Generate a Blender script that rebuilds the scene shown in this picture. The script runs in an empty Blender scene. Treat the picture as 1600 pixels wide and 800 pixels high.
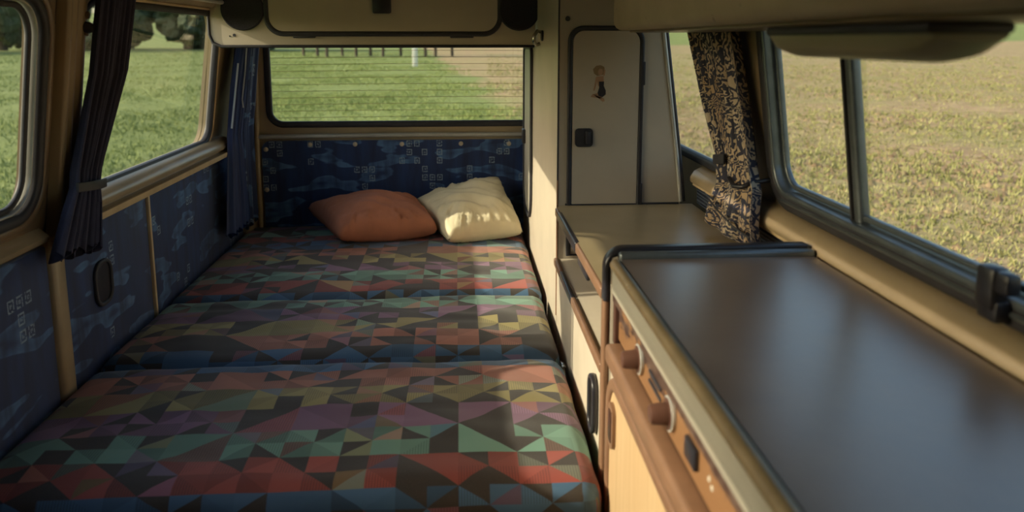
import bpy, bmesh, math, random
from mathutils import Vector, noise
random.seed(7)
S = bpy.context.scene
COL = S.collection

# ------------------------------------------------------------------ camera, world, sun, exposure
cam_d = bpy.data.cameras.new('camera'); cam = bpy.data.objects.new('camera', cam_d); COL.objects.link(cam)
cam.location = (0, 0, 1.2)
PITCH = math.atan(205/1220); YAW = math.atan(82/1220*math.cos(PITCH))
cam.rotation_euler = (math.pi/2-PITCH, 0, -YAW)
cam_d.sensor_width = 36; cam_d.lens = 1220/1600*36; cam_d.shift_y = -133/1600
cam_d.clip_start = .02; cam_d.clip_end = 2000
cam_d.dof.use_dof = True; cam_d.dof.focus_distance = 2.15; cam_d.dof.aperture_fstop = 3.6
S.camera = cam

SUN_DIR = Vector((1, .13, -.445)).normalized()
W = bpy.data.worlds.new('world'); S.world = W; W.use_nodes = True
wn = W.node_tree.nodes; wl = W.node_tree.links
sky = wn.new('ShaderNodeTexSky'); sky.sky_type = 'NISHITA'; sky.sun_disc = False
sky.sun_elevation = math.asin(-SUN_DIR.z); sky.sun_rotation = math.atan2(-SUN_DIR.x, -SUN_DIR.y)
sky.air_density = 1.0; sky.dust_density = 3.0
wn['Background'].inputs['Strength'].default_value = .195
wl.new(sky.outputs[0], wn['Background'].inputs[0])
sun_d = bpy.data.lights.new('sun', 'SUN'); sun = bpy.data.objects.new('sun', sun_d); COL.objects.link(sun)
sun_d.energy = 3.2; sun_d.angle = math.radians(.6); sun_d.color = (1, .87, .70)
sun.rotation_euler = SUN_DIR.to_track_quat('-Z', 'Y').to_euler(); sun.location = (-20, -3, 10)
S.view_settings.view_transform = 'Standard'; S.view_settings.look = 'None'
S.view_settings.exposure = 0.87; S.view_settings.gamma = 1.0; S.view_settings.use_curve_mapping = False
S.cycles.use_denoising = True
S.cycles.max_bounces = 12; S.cycles.diffuse_bounces = 6; S.cycles.transparent_max_bounces = 24
S.cycles.sample_clamp_indirect = 6; S.cycles.caustics_reflective = False; S.cycles.caustics_refractive = False

# ------------------------------------------------------------------ material helpers
class NT:
    def __init__(s, name):
        s.m = bpy.data.materials.new(name); s.m.use_nodes = True
        s.n = s.m.node_tree.nodes; s.l = s.m.node_tree.links
        s.b = s.n['Principled BSDF']
    def put(s, sock, v):
        if hasattr(v, 'is_output'): s.l.new(v, sock)
        elif isinstance(v, (tuple, list)) and len(v) == 3 and sock.type == 'RGBA': sock.default_value = (*v, 1)
        else: sock.default_value = v
    def ma(s, op, a, b=None, c=None):
        n = s.n.new('ShaderNodeMath'); n.operation = op
        for i, v in enumerate((a, b, c)):
            if v is not None: s.put(n.inputs[i], v)
        return n.outputs[0]
    def mix(s, f, a, b, mode='MIX'):
        n = s.n.new('ShaderNodeMix'); n.data_type = 'RGBA'; n.blend_type = mode
        s.put(n.inputs[0], f); s.put(n.inputs[6], a); s.put(n.inputs[7], b)
        return n.outputs[2]
    def comb(s, x, y, z):
        n = s.n.new('ShaderNodeCombineXYZ')
        for i, v in enumerate((x, y, z)): s.put(n.inputs[i], v)
        return n.outputs[0]
    def sep(s, v):
        n = s.n.new('ShaderNodeSeparateXYZ'); s.l.new(v, n.inputs[0]); return n.outputs
    def coord(s, which='Object'):
        return s.n.new('ShaderNodeTexCoord').outputs[which]
    def mapv(s, v, scale=(1, 1, 1), loc=(0, 0, 0), rot=(0, 0, 0)):
        n = s.n.new('ShaderNodeMapping'); s.l.new(v, n.inputs[0])
        n.inputs['Location'].default_value = loc; n.inputs['Rotation'].default_value = rot; n.inputs['Scale'].default_value = scale
        return n.outputs[0]
    def noise(s, v, scale=5, detail=3, rough=.5):
        n = s.n.new('ShaderNodeTexNoise'); s.l.new(v, n.inputs['Vector'])
        n.inputs['Scale'].default_value = scale; n.inputs['Detail'].default_value = detail; n.inputs['Roughness'].default_value = rough
        return n.outputs[0]
    def white(s, v):
        n = s.n.new('ShaderNodeTexWhiteNoise'); n.noise_dimensions = '3D'; s.l.new(v, n.inputs['Vector'])
        return n.outputs['Value'], n.outputs['Color']
    def ramp(s, f, stops, interp='LINEAR'):
        n = s.n.new('ShaderNodeValToRGB'); n.color_ramp.interpolation = interp
        e = n.color_ramp.elements
        while len(e) < len(stops): e.new(.5)
        for i, (p, c) in enumerate(stops):
            e[i].position = p; e[i].color = (*c, 1) if len(c) == 3 else c
        s.put(n.inputs[0], f); return n.outputs[0]
    def bump(s, h, strength=.3, dist=.01):
        n = s.n.new('ShaderNodeBump'); n.inputs['Strength'].default_value = strength; n.inputs['Distance'].default_value = dist
        s.l.new(h, n.inputs['Height']); s.l.new(n.outputs[0], s.b.inputs['Normal'])
    def col(s, c): s.put(s.b.inputs['Base Color'], c)
    def rough(s, r): s.put(s.b.inputs['Roughness'], r)

def srgb(r, g, b):
    f = lambda c: (c/255/12.92) if c/255 <= .04045 else ((c/255+.055)/1.055)**2.4
    return (f(r), f(g), f(b))
def simple(name, c, rough=.5, metal=0, var=.12, scale=8, bump=0, bscale=120, coat=0, stretch=(1, 1, 1), spec=.5):
    t = NT(name); co = t.coord('Object')
    n = t.noise(t.mapv(co, stretch), scale, 4, .6)
    d = tuple(x*(1-var*2) for x in c); u = tuple(min(1, x*(1+var*1.4)) for x in c)
    t.col(t.ramp(n, [(.25, d), (.75, u)]))
    t.put(t.b.inputs['Metallic'], metal); t.rough(rough); t.b.inputs['Coat Weight'].default_value = coat
    t.b.inputs['Specular IOR Level'].default_value = spec
    if bump: t.bump(t.noise(co, bscale, 3), bump, .004)
    return t.m

M = {}
M['paint'] = simple('ochre_paint', srgb(164, 145, 114), .38, var=.1, scale=5, coat=.2)
M['paint_dark'] = simple('brown_paint', srgb(122, 100, 74), .4, var=.12, scale=6, coat=.2)
M['cream'] = simple('cream_laminate', srgb(194, 182, 164), .42, var=.05, scale=6)
M['cream_trim'] = simple('cream_trim', srgb(204, 180, 142), .45, var=.08, scale=14)
M['white_enamel'] = simple('white_enamel', srgb(188, 182, 166), .35, var=.04)
M['brass_edge'] = simple('beige_metal_edge', srgb(150, 130, 98), .35, metal=.1, var=.12, scale=20)
M['brown'] = simple('brown_plastic', srgb(130, 98, 76), .4, var=.1, scale=18)
M['knob'] = simple('knob_brown', srgb(92, 64, 54), .3, var=.1)
M['brown_dark'] = simple('dark_brown_plastic', srgb(74, 48, 40), .35, var=.15)
M['black'] = simple('black_rubber', srgb(50, 49, 55), .55, var=.15, scale=30)
M['black_gloss'] = simple('black_plastic', srgb(46, 45, 51), .3, var=.1, scale=30)
M['grille'] = simple('speaker_cloth', srgb(52, 50, 58), .9, var=.15, scale=200, bump=.4, bscale=500)
M['alu'] = simple('grey_aluminium', srgb(120, 128, 132), .35, metal=.6, var=.12, scale=25)
M['chrome'] = simple('chrome', srgb(190, 188, 180), .2, metal=1, var=.1)
M['silver'] = simple('silver_strip', srgb(190, 190, 185), .4, metal=.3, var=.1)
M['white_cord'] = simple('white_cord', srgb(190, 200, 215), .6)
M['headliner'] = simple('headliner', srgb(158, 142, 120), .8, var=.1, scale=12, bump=.2)
M['floor'] = simple('dark_carpet', srgb(58, 54, 54), .95, var=.2, scale=60, bump=.4)
M['ply'] = simple('dark_bench_panel', srgb(64, 54, 48), .7, var=.2, scale=6, stretch=(1, 1, 8))
M['terracotta'] = simple('terracotta_cotton', srgb(178, 116, 90), .85, var=.1, scale=9, bump=.25, bscale=400)
M['cream_cotton'] = simple('cream_cotton', srgb(222, 210, 178), .85, var=.05, scale=9, bump=.25, bscale=400)
M['navy'] = simple('navy_cotton', srgb(66, 66, 88), .85, var=.15, scale=12, bump=.2, bscale=300)
M['concrete'] = simple('pale_concrete', srgb(205, 205, 195), .8, var=.1, scale=3)
M['bark'] = simple('bark', srgb(74, 62, 52), .9, var=.2, scale=10)
M['leaf'] = simple('dark_foliage', srgb(62, 74, 44), .8, var=.3, scale=3)
M['skin'] = simple('print_skin', srgb(190, 150, 120), .5); M['hair'] = simple('print_hair', srgb(150, 125, 90), .5); M['suit'] = simple('print_suit', srgb(42, 40, 50), .5)

def worn_paint():
    t = NT('worn_beige_paint'); co = t.coord('Object')
    n = t.noise(co, 4, 5, .65); n2 = t.noise(t.mapv(co, (1, 1, 1.6)), 26, 4, .7)
    base = t.ramp(n, [(.3, srgb(176, 156, 124)), (.7, srgb(198, 180, 148))])
    chip = t.ramp(n2, [(.66, (0, 0, 0)), (.7, (1, 1, 1))])
    t.col(t.mix(chip, base, srgb(84, 64, 52))); t.rough(.5); return t.m
M['worn'] = worn_paint()

def brown_scorched():
    t = NT('scorched_brown_panel'); co = t.coord('Object')
    s = t.sep(co)
    n = t.noise(t.mapv(co, (1, 1, 2.2)), 9, 5, .7)
    # stain runs along the upper edge of the fascia
    h = t.ma('ADD', t.ma('MULTIPLY', t.ma('SUBTRACT', s[2], .722), 14.0), t.ma('MULTIPLY', t.ma('SUBTRACT', n, .5), 4.5))
    k = t.ramp(h, [(.22, (0, 0, 0)), (.34, (1, 1, 1))])
    n3 = t.noise(co, 60, 3)
    st = t.ramp(n3, [(.35, srgb(62, 42, 38)), (.7, srgb(104, 84, 74))])
    t.col(t.mix(k, srgb(140, 102, 70), st)); t.rough(.4); return t.m
M['fascia'] = brown_scorched()

def oak():
    t = NT('light_oak'); co = t.coord('Object')
    n = t.noise(t.mapv(co, (1, 60, 1.6)), 3, 5, .6)
    n2 = t.noise(t.mapv(co, (1, 12, .6)), 2, 2)
    c = t.ramp(n, [(.3, srgb(184, 154, 116)), (.7, srgb(206, 178, 140))])
    t.col(t.mix(t.ma('MULTIPLY', n2, .35), c, srgb(186, 146, 100))); t.rough(.5); return t.m
M['oak'] = oak()

def lid_mat():
    t = NT('brown_satin_lid'); co = t.coord('Object')
    n = t.noise(co, 14, 5, .65); n2 = t.noise(co, 120, 3)
    t.col(t.ramp(n, [(.3, srgb(128, 106, 88)), (.7, srgb(142, 120, 100))]))
    t.rough(t.ma('ADD', t.ma('MULTIPLY', n, .12), .26)); t.b.inputs['Specular IOR Level'].default_value = .9; t.bump(n2, .06, .002); t.b.inputs['Coat Weight'].default_value = .6; t.b.inputs['Coat Roughness'].default_value = .3; return t.m
M['lid'] = lid_mat()
def top_mat():
    t = NT('tan_laminate'); co = t.coord('Object'); n = t.noise(co, 10, 4)
    t.col(t.ramp(n, [(.3, srgb(164, 146, 112)), (.7, srgb(178, 160, 126))]))
    t.rough(.3); return t.m
M['top'] = top_mat()

def glass():
    t = NT('window_glass'); t.n.remove(t.b)
    o = t.n['Material Output']; tr = t.n.new('ShaderNodeBsdfTransparent'); tr.inputs[0].default_value = (.93, .95, .9, 1)
    gl = t.n.new('ShaderNodeBsdfGlossy'); gl.inputs['Roughness'].default_value = .02
    lw = t.n.new('ShaderNodeLayerWeight'); lw.inputs['Blend'].default_value = .5      # same on both faces of the pane
    fr = t.ma('ADD', .025, t.ma('MULTIPLY', t.ma('POWER', lw.outputs['Facing'], 5.0), .55))
    mx = t.n.new('ShaderNodeMixShader'); t.l.new(fr, mx.inputs[0])
    t.l.new(tr.outputs[0], mx.inputs[1]); t.l.new(gl.outputs[0], mx.inputs[2]); t.l.new(mx.outputs[0], o.inputs[0])
    return t.m
M['glass'] = glass()
def lens():
    t = NT('frosted_lamp_lens'); t.col(srgb(176, 168, 130)); t.rough(.35); t.b.inputs['Transmission Weight'].default_value = .35
    return t.m
M['lens'] = lens()

def bed_fabric():
    """triangle patchwork print: constant colour rows, every cell split along a diagonal"""
    t = NT('triangle_patchwork_fabric'); uv = t.coord('UV'); s = t.sep(uv); u, v = s[0], s[1]
    CW, CH = .105, .092
    a = t.ma('DIVIDE', u, CW); b = t.ma('DIVIDE', v, CH)
    r0, _ = t.white(t.comb(t.ma('FLOOR', a), t.ma('FLOOR', b), 3.0))
    k = t.ma('ADD', 1.0, t.ma('GREATER_THAN', r0, .2))
    a2 = t.ma('MULTIPLY', a, k); b2 = t.ma('MULTIPLY', b, k)
    ca, cb = t.ma('FLOOR', a2), t.ma('FLOOR', b2)
    fa, fb = t.ma('SUBTRACT', a2, ca), t.ma('SUBTRACT', b2, cb)
    par = t.ma('MODULO', t.ma('ADD', t.ma('ADD', ca, cb), 1000.0), 2.0)
    fb2 = t.ma('ADD', t.ma('MULTIPLY', fb, t.ma('SUBTRACT', 1.0, par)), t.ma('MULTIPLY', t.ma('SUBTRACT', 1.0, fb), par))
    side = t.ma('GREATER_THAN', fa, fb2)
    r1, c1 = t.white(t.comb(ca, cb, t.ma('ADD', side, t.ma('MULTIPLY', k, 5.0))))
    cs = t.sep(c1)
    row = t.ma('FLOOR', b); idx = t.ma('MODULO', t.ma('ADD', row, 600.0), 6.0)
    f = t.ma('DIVIDE', t.ma('ADD', idx, .5), 6.0)
    pal = [srgb(74, 112, 150), srgb(184, 122, 104), srgb(162, 150, 98), srgb(142, 106, 136), srgb(122, 166, 150), srgb(166, 84, 76)]
    band = t.ramp(f, [(i/6, c) for i, c in enumerate(pal)], 'CONSTANT')
    alt = t.ramp(cs[1], [(i/6, c) for i, c in enumerate(pal)], 'CONSTANT')
    c = t.mix(t.ma('MULTIPLY', t.ma('GREATER_THAN', cs[2], .78), .65), band, alt)
    br = t.ma('ADD', .5, t.ma('MULTIPLY', cs[0], .75))
    c = t.mix(1.0, c, t.comb(br, br, br), 'MULTIPLY')
    dark = t.ma('GREATER_THAN', r1, .74)
    rib = t.ma('MULTIPLY', t.ma('GREATER_THAN', cs[1], .72), t.ma('GREATER_THAN', t.ma('SINE', t.ma('MULTIPLY', u, 1300.0)), .2))
    c = t.mix(t.ma('MULTIPLY', rib, .35), c, srgb(40, 42, 46))
    sp = t.noise(t.mapv(uv, (1, 1, 1)), 900, 1)
    dk = t.ramp(sp, [(.4, srgb(40, 38, 42)), (.75, srgb(92, 84, 76))])
    c = t.mix(dark, c, dk)
    t.col(c); t.rough(.62); t.b.inputs['Sheen Weight'].default_value = .15
    t.bump(t.noise(uv, 500, 2), .12, .002); return t.m
M['bed'] = bed_fabric()

def blue_fabric():
    """navy seat cloth with paler brush strokes and small outlined squares (UV in metres)"""
    t = NT('navy_retro_fabric'); uv = t.coord('UV'); s = t.sep(uv)
    n = t.noise(t.mapv(uv, (2.2, 7, 1), rot=(0, 0, .35)), 2.4, 2, .4)
    n2 = t.noise(t.mapv(uv, (9, 1.6, 1)), 3.0, 3, .5)
    st = t.ma('MULTIPLY', t.ramp(n, [(.555, (0, 0, 0)), (.575, (1, 1, 1)), (.66, (.5, .5, .5)), (.70, (0, 0, 0))]), t.ramp(n2, [(.35, (.2, .2, .2)), (.65, (1, 1, 1))]))
    base = t.ramp(n2, [(.3, srgb(26, 40, 76)), (.7, srgb(32, 60, 112))])
    c = t.mix(t.ma('MULTIPLY', st, .9), base, srgb(92, 134, 184))
    g = .030
    a, b = t.ma('DIVIDE', s[0], g), t.ma('DIVIDE', s[1], g*1.15)
    ca, cb = t.ma('FLOOR', a), t.ma('FLOOR', b)
    fa = t.ma('ABSOLUTE', t.ma('SUBTRACT', t.ma('SUBTRACT', a, ca), .5)); fb = t.ma('ABSOLUTE', t.ma('SUBTRACT', t.ma('SUBTRACT', b, cb), .5))
    mx = t.ma('MAXIMUM', fa, fb)
    ring = t.ma('MULTIPLY', t.ma('GREATER_THAN', mx, .25), t.ma('LESS_THAN', mx, .36))
    core = t.ma('MULTIPLY', t.ma('LESS_THAN', mx, .12), t.ma('GREATER_THAN', fa, .02))
    sq = t.ma('MAXIMUM', ring, core)
    r, rc = t.white(t.comb(ca, cb, 1.0)); rs = t.sep(rc)
    cl, _ = t.white(t.comb(t.ma('FLOOR', t.ma('DIVIDE', ca, 3.0)), t.ma('FLOOR', t.ma('DIVIDE', cb, 3.0)), 2.0))
    on = t.ma('MULTIPLY', t.ma('GREATER_THAN', cl, .80), t.ma('GREATER_THAN', r, .58))
    gate = t.ma('GREATER_THAN', t.noise(uv, 160, 1), .42)
    k = t.ma('MULTIPLY', t.ma('MULTIPLY', sq, on), gate)
    c = t.mix(t.ma('MULTIPLY', k, .8), c, srgb(150, 170, 186))
    t.col(c); t.rough(.7); t.b.inputs['Sheen Weight'].default_value = .25
    t.bump(t.noise(uv, 700, 2), .15, .002); return t.m
M['blue'] = blue_fabric()
def blue_plain():
    t = NT('bright_navy_cloth'); uv = t.coord('UV'); n = t.noise(t.mapv(uv, (8, 1, 1)), 6, 3)
    t.col(t.ramp(n, [(.3, srgb(26, 44, 92)), (.7, srgb(36, 66, 126))])); t.rough(.6); return t.m
M['bluecloth'] = blue_plain()

def leaf_print():
    t = NT('leaf_print_cotton'); uv = t.coord('UV')
    n = t.noise(uv, 15, 2)
    wv = t.n.new('ShaderNodeTexWave'); wv.wave_type = 'BANDS'; t.l.new(t.mapv(uv, (1, 1, 1), rot=(0, 0, .7)), wv.inputs['Vector'])
    wv.inputs['Scale'].default_value = 30; wv.inputs['Distortion'].default_value = 14; wv.inputs['Detail'].default_value = 2; wv.inputs['Detail Scale'].default_value = 2
    vo = t.n.new('ShaderNodeTexVoronoi'); vo.feature = 'DISTANCE_TO_EDGE'; vo.inputs['Scale'].default_value = 48; t.l.new(uv, vo.inputs['Vector'])
    k = t.ma('MULTIPLY', t.ma('GREATER_THAN', wv.outputs['Fac'], .45), t.ma('GREATER_THAN', n, .42))
    k2 = t.ma('MULTIPLY', t.ma('LESS_THAN', vo.outputs['Distance'], .1), t.ma('LESS_THAN', n, .48))
    base = t.ramp(t.noise(uv, 5, 2), [(.4, srgb(192, 166, 134)), (.6, srgb(208, 194, 172))])
    c = t.mix(t.ma('MAXIMUM', k, k2), base, srgb(58, 60, 78))
    t.col(c); t.rough(.8); return t.m
M['leafprint'] = leaf_print()
def ribbed():
    t = NT('ribbed_navy_vent'); co = t.coord('Object'); s = t.sep(co)
    w = t.ma('SINE', t.ma('MULTIPLY', s[2], 700.0))
    t.col(t.ramp(w, [(.3, srgb(34, 40, 56)), (.8, srgb(76, 84, 100))])); t.rough(.6); t.bump(w, .4, .003); return t.m
M['ribbed'] = ribbed()

def field():
    t = NT('field_ground'); co = t.coord('Object'); s = t.sep(co)
    wob = t.noise(co, .16, 4, .6)
    # ploughed side lies right of a wavering border running away from the van
    e = t.ma('ADD', t.ma('SUBTRACT', s[0], t.ma('SUBTRACT', 2.4, t.ma('MULTIPLY', s[1], .07))), t.ma('MULTIPLY', t.ma('SUBTRACT', wob, .5), 6.0))
    far = t.ma('LESS_THAN', s[1], 108.0)
    k = t.ma('MULTIPLY', t.ramp(e, [(.0, (0, 0, 0)), (.8, (1, 1, 1))]), far)
    ng = t.noise(co, 1.3, 5, .7); ng2 = t.noise(co, .12, 3)
    green = t.mix(t.ma('MULTIPLY', ng2, .5), t.ramp(ng, [(.3, srgb(98, 112, 62)), (.7, srgb(128, 138, 84))]), srgb(138, 142, 94))
    ns = t.noise(co, 2.6, 6, .75); ns2 = t.noise(co, .35, 4, .6)
    soil = t.ramp(ns, [(.3, srgb(122, 98, 78)), (.52, srgb(164, 138, 108)), (.75, srgb(188, 166, 134))])
    soil = t.mix(t.ramp(ns2, [(.35, (0, 0, 0)), (.66, (.55, .55, .55))]), soil, srgb(132, 134, 84))
    t.col(t.mix(k, green, soil)); t.rough(1); t.b.inputs['Specular IOR Level'].default_value = .1
    t.bump(ng, .6, .05); return t.m
M['field'] = field()
def blades(name, a, b):
    t = NT(name); n = t.noise(t.coord('Object'), 1.7, 4, .7); t.col(t.ramp(n, [(.3, a), (.7, b)])); t.rough(.7)
    t.b.inputs['Specular IOR Level'].default_value = .2; return t.m
M['grass'] = blades('grass_blades', srgb(104, 120, 62), srgb(146, 154, 96))
M['weed'] = blades('stubble_blades', srgb(112, 116, 64), srgb(156, 150, 104))
M['clod'] = blades('soil_clods', srgb(104, 82, 60), srgb(176, 150, 112))

# ------------------------------------------------------------------ mesh helpers
def tag(o, label=None, cat=None, group=None, kind=None):
    if label: o['label'] = label
    if cat: o['category'] = cat
    if group: o['group'] = group
    if kind: o['kind'] = kind
    return o
def link(name, me, mat, parent=None, smooth=False):
    o = bpy.data.objects.new(name, me); COL.objects.link(o)
    if mat is not None:
        for m in (mat if isinstance(mat, list) else [mat]): me.materials.append(m)
    if parent: o.parent = parent
    if smooth:
        for p in me.polygons: p.use_smooth = True
    return o
def from_bm(name, bm, mat, parent=None, smooth=False):
    bmesh.ops.recalc_face_normals(bm, faces=bm.faces[:])
    me = bpy.data.meshes.new(name); bm.to_mesh(me); bm.free()
    return link(name, me, mat, parent, smooth)
def auto(o, ang=40):
    me = o.data; bm = bmesh.new(); bm.from_mesh(me)
    for f in bm.faces: f.smooth = True
    for e in bm.edges:
        e.smooth = not (len(e.link_faces) == 2 and e.calc_face_angle(0) > math.radians(ang))
    bm.to_mesh(me); bm.free(); return o
def empty(name, loc=(0, 0, 0)):
    o = bpy.data.objects.new(name, None); COL.objects.link(o); o.empty_display_size = .05
    o.location = (0, 0, 0); return o
def bm_box(bm, lo, hi, bev=0, seg=2):
    r = bmesh.ops.create_cube(bm, size=1); vs = r['verts']
    for v in vs:
        v.co = Vector([lo[i] + (v.co[i]+.5)*(hi[i]-lo[i]) for i in range(3)])
    if bev:
        es = list({e for v in vs for e in v.link_edges})
        bmesh.ops.bevel(bm, geom=es, offset=bev, segments=seg, affect='EDGES', profile=.5)
def box(name, lo, hi, mat, parent=None, bev=.003, seg=2):
    bm = bmesh.new(); bm_box(bm, lo, hi, bev, seg); return auto(from_bm(name, bm, mat, parent))
def rrect(a0, a1, b0, b1, r, n=8):
    if not isinstance(r, (tuple, list)): r = (r,)*4
    P = []
    for (cx, cy, a, rr) in ((a1-r[0], b0+r[0], -90, r[0]), (a1-r[1], b1-r[1], 0, r[1]), (a0+r[2], b1-r[2], 90, r[2]), (a0+r[3], b0+r[3], 180, r[3])):
        if rr < 1e-5: P.append((cx, cy)); continue
        for i in range(n+1):
            t = math.radians(a+90*i/n); P.append((cx+rr*math.cos(t), cy+rr*math.sin(t)))
    return P
def circ(cx, cy, r, n=24): return [(cx+r*math.cos(2*math.pi*i/n), cy+r*math.sin(2*math.pi*i/n)) for i in range(n)]
def plate(name, outer, holes, mapf, w0, w1, mat, parent=None):
    """flat plate with holes: 2-D loops filled, then given the thickness w0..w1 through mapf(a, b, w)"""
    bm = bmesh.new(); loops = []
    for L in [outer]+list(holes):
        vs = [bm.verts.new((p[0], p[1], 0)) for p in L]; loops.append(vs)
        for i in range(len(vs)): bm.edges.new((vs[i], vs[(i+1) % len(vs)]))
    bmesh.ops.triangle_fill(bm, edges=bm.edges[:], use_beauty=True, use_dissolve=False)
    g = bmesh.ops.extrude_face_region(bm, geom=bm.faces[:])
    top = {v for v in g['geom'] if isinstance(v, bmesh.types.BMVert)}
    for v in bm.verts: v.co = Vector(mapf(v.co.x, v.co.y, w1 if v in top else w0))
    return auto(from_bm(name, bm, mat, parent), 35)
def sweep(name, path, sec, nrm, mat, parent=None, closed=True, smooth=True, cap=True):
    """section (a across, c along normal) carried along a planar path"""
    bm = bmesh.new(); n = len(path); P = [Vector(p) for p in path]; nv = Vector(nrm).normalized(); rings = []
    for i in range(n):
        if closed: t = P[(i+1) % n]-P[i-1]
        else: t = P[min(i+1, n-1)]-P[max(i-1, 0)]
        t.normalize(); b = t.cross(nv).normalized()
        rings.append([bm.verts.new(P[i]+b*a+nv*c) for a, c in sec])
    m = len(sec)
    for i in range(n if closed else n-1):
        A, B = rings[i], rings[(i+1) % n]
        for j in range(m): bm.faces.new((A[j], A[(j+1) % m], B[(j+1) % m], B[j]))
    if not closed and cap: bm.faces.new(rings[0]); bm.faces.new(rings[-1])
    return auto(from_bm(name, bm, mat, parent), 50)
def rsec(wa, wc, n=3): return rrect(-wa/2, wa/2, -wc/2, wc/2, min(wa, wc)*.35, n)
def tube(name, path, r, mat, parent=None, n=8):
    bm = bmesh.new(); P = [Vector(p) for p in path]; rings = []; nv = None
    for i in range(len(P)):
        t = (P[min(i+1, len(P)-1)]-P[max(i-1, 0)]).normalized()
        if nv is None: nv = t.orthogonal().normalized()
        nv = (nv-t*nv.dot(t)).normalized(); b = t.cross(nv)
        rr = r[i] if isinstance(r, (list, tuple)) else r
        rings.append([bm.verts.new(P[i]+(nv*math.cos(2*math.pi*k/n)+b*math.sin(2*math.pi*k/n))*rr) for k in range(n)])
    for A, B in zip(rings, rings[1:]):
        for j in range(n): bm.faces.new((A[j], A[(j+1) % n], B[(j+1) % n], B[j]))
    bm.faces.new(rings[0]); bm.faces.new(rings[-1])
    return auto(from_bm(name, bm, mat, parent), 60)
def lathe(name, org, axis, prof, mat, parent=None, n=24):
    """prof = [(along, radius)]"""
    ax = Vector(axis).normalized(); a = ax.orthogonal().normalized(); b = ax.cross(a); o = Vector(org); bm = bmesh.new(); R = []
    for h, r in prof: R.append([bm.verts.new(o+ax*h+(a*math.cos(2*math.pi*k/n)+b*math.sin(2*math.pi*k/n))*max(r, 1e-4)) for k in range(n)])
    for A, B in zip(R, R[1:]):
        for j in range(n): bm.faces.new((A[j], A[(j+1) % n], B[(j+1) % n], B[j]))
    bm.faces.new(R[0]); bm.faces.new(R[-1])
    return auto(from_bm(name, bm, mat, parent), 40)
def extrude_y(name, prof, y0, y1, mapx, mat, parent=None):
    """profile [(offset into cabin, z)] run along the van from y0 to y1"""
    bm = bmesh.new(); A = [bm.verts.new((mapx(o, z), y0, z)) for o, z in prof]; B = [bm.verts.new((mapx(o, z), y1, z)) for o, z in prof]
    k = len(prof)
    for j in range(k): bm.faces.new((A[j], A[(j+1) % k], B[(j+1) % k], B[j]))
    bm.faces.new(A); bm.faces.new(B)
    return auto(from_bm(name, bm, mat, parent), 50)
def uv_planar(o, fa):
    me = o.data; uvl = me.uv_layers.new(name='UVMap')
    for l in me.loops: uvl.data[l.index].uv = fa(me.vertices[l.vertex_index].co)
    return o

# side walls lean inward above the belt line
TILT = .14
def xl(o, z): return -.85+TILT*(z-.87)+o if z > .80 else -.86+o
def xr(o, z): return .64-TILT*(z-.87)-o if z > .80 else .65-o
ml = lambda y, z, w: (-.85+TILT*(z-.87)+w, y, z)     # left wall: (y, z, depth into the cabin)
mr = lambda y, z, w: (.64-TILT*(z-.87)-w, y, z)
NL = Vector((1, 0, -TILT)).normalized(); NR = Vector((-1, 0, -TILT)).normalized()

# ------------------------------------------------------------------ ground outside
def ground_z(x, y):
    d = math.hypot(x, y)
    return -.5 + (max(0, d-60)/100)**1.5*2.4 + .05*math.sin(x*.7+1)*math.sin(y*.5)*min(1, max(0, d-4)/6)
bm = bmesh.new(); rings = []; NA = 96
for r in [0, 2, 4, 6, 8, 10, 13, 16, 20, 25, 31, 38, 47, 58, 70, 85, 105, 130, 165, 210, 270, 350]:
    if r == 0: rings.append([bm.verts.new((0, 0, -.5))]); continue
    rings.append([bm.verts.new((r*math.cos(2*math.pi*k/NA), r*math.sin(2*math.pi*k/NA), ground_z(r*math.cos(2*math.pi*k/NA), r*math.sin(2*math.pi*k/NA)))) for k in range(NA)])
for k in range(NA): bm.faces.new((rings[0][0], rings[1][k], rings[1][(k+1) % NA]))
for A, B in zip(rings[1:], rings[2:]):
    for k in range(NA): bm.faces.new((A[k], B[k], B[(k+1) % NA], A[(k+1) % NA]))
tag(from_bm('ground', bm, M['field'], smooth=True), 'open field of grass and stubble around the van', 'field', kind='structure')

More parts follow.
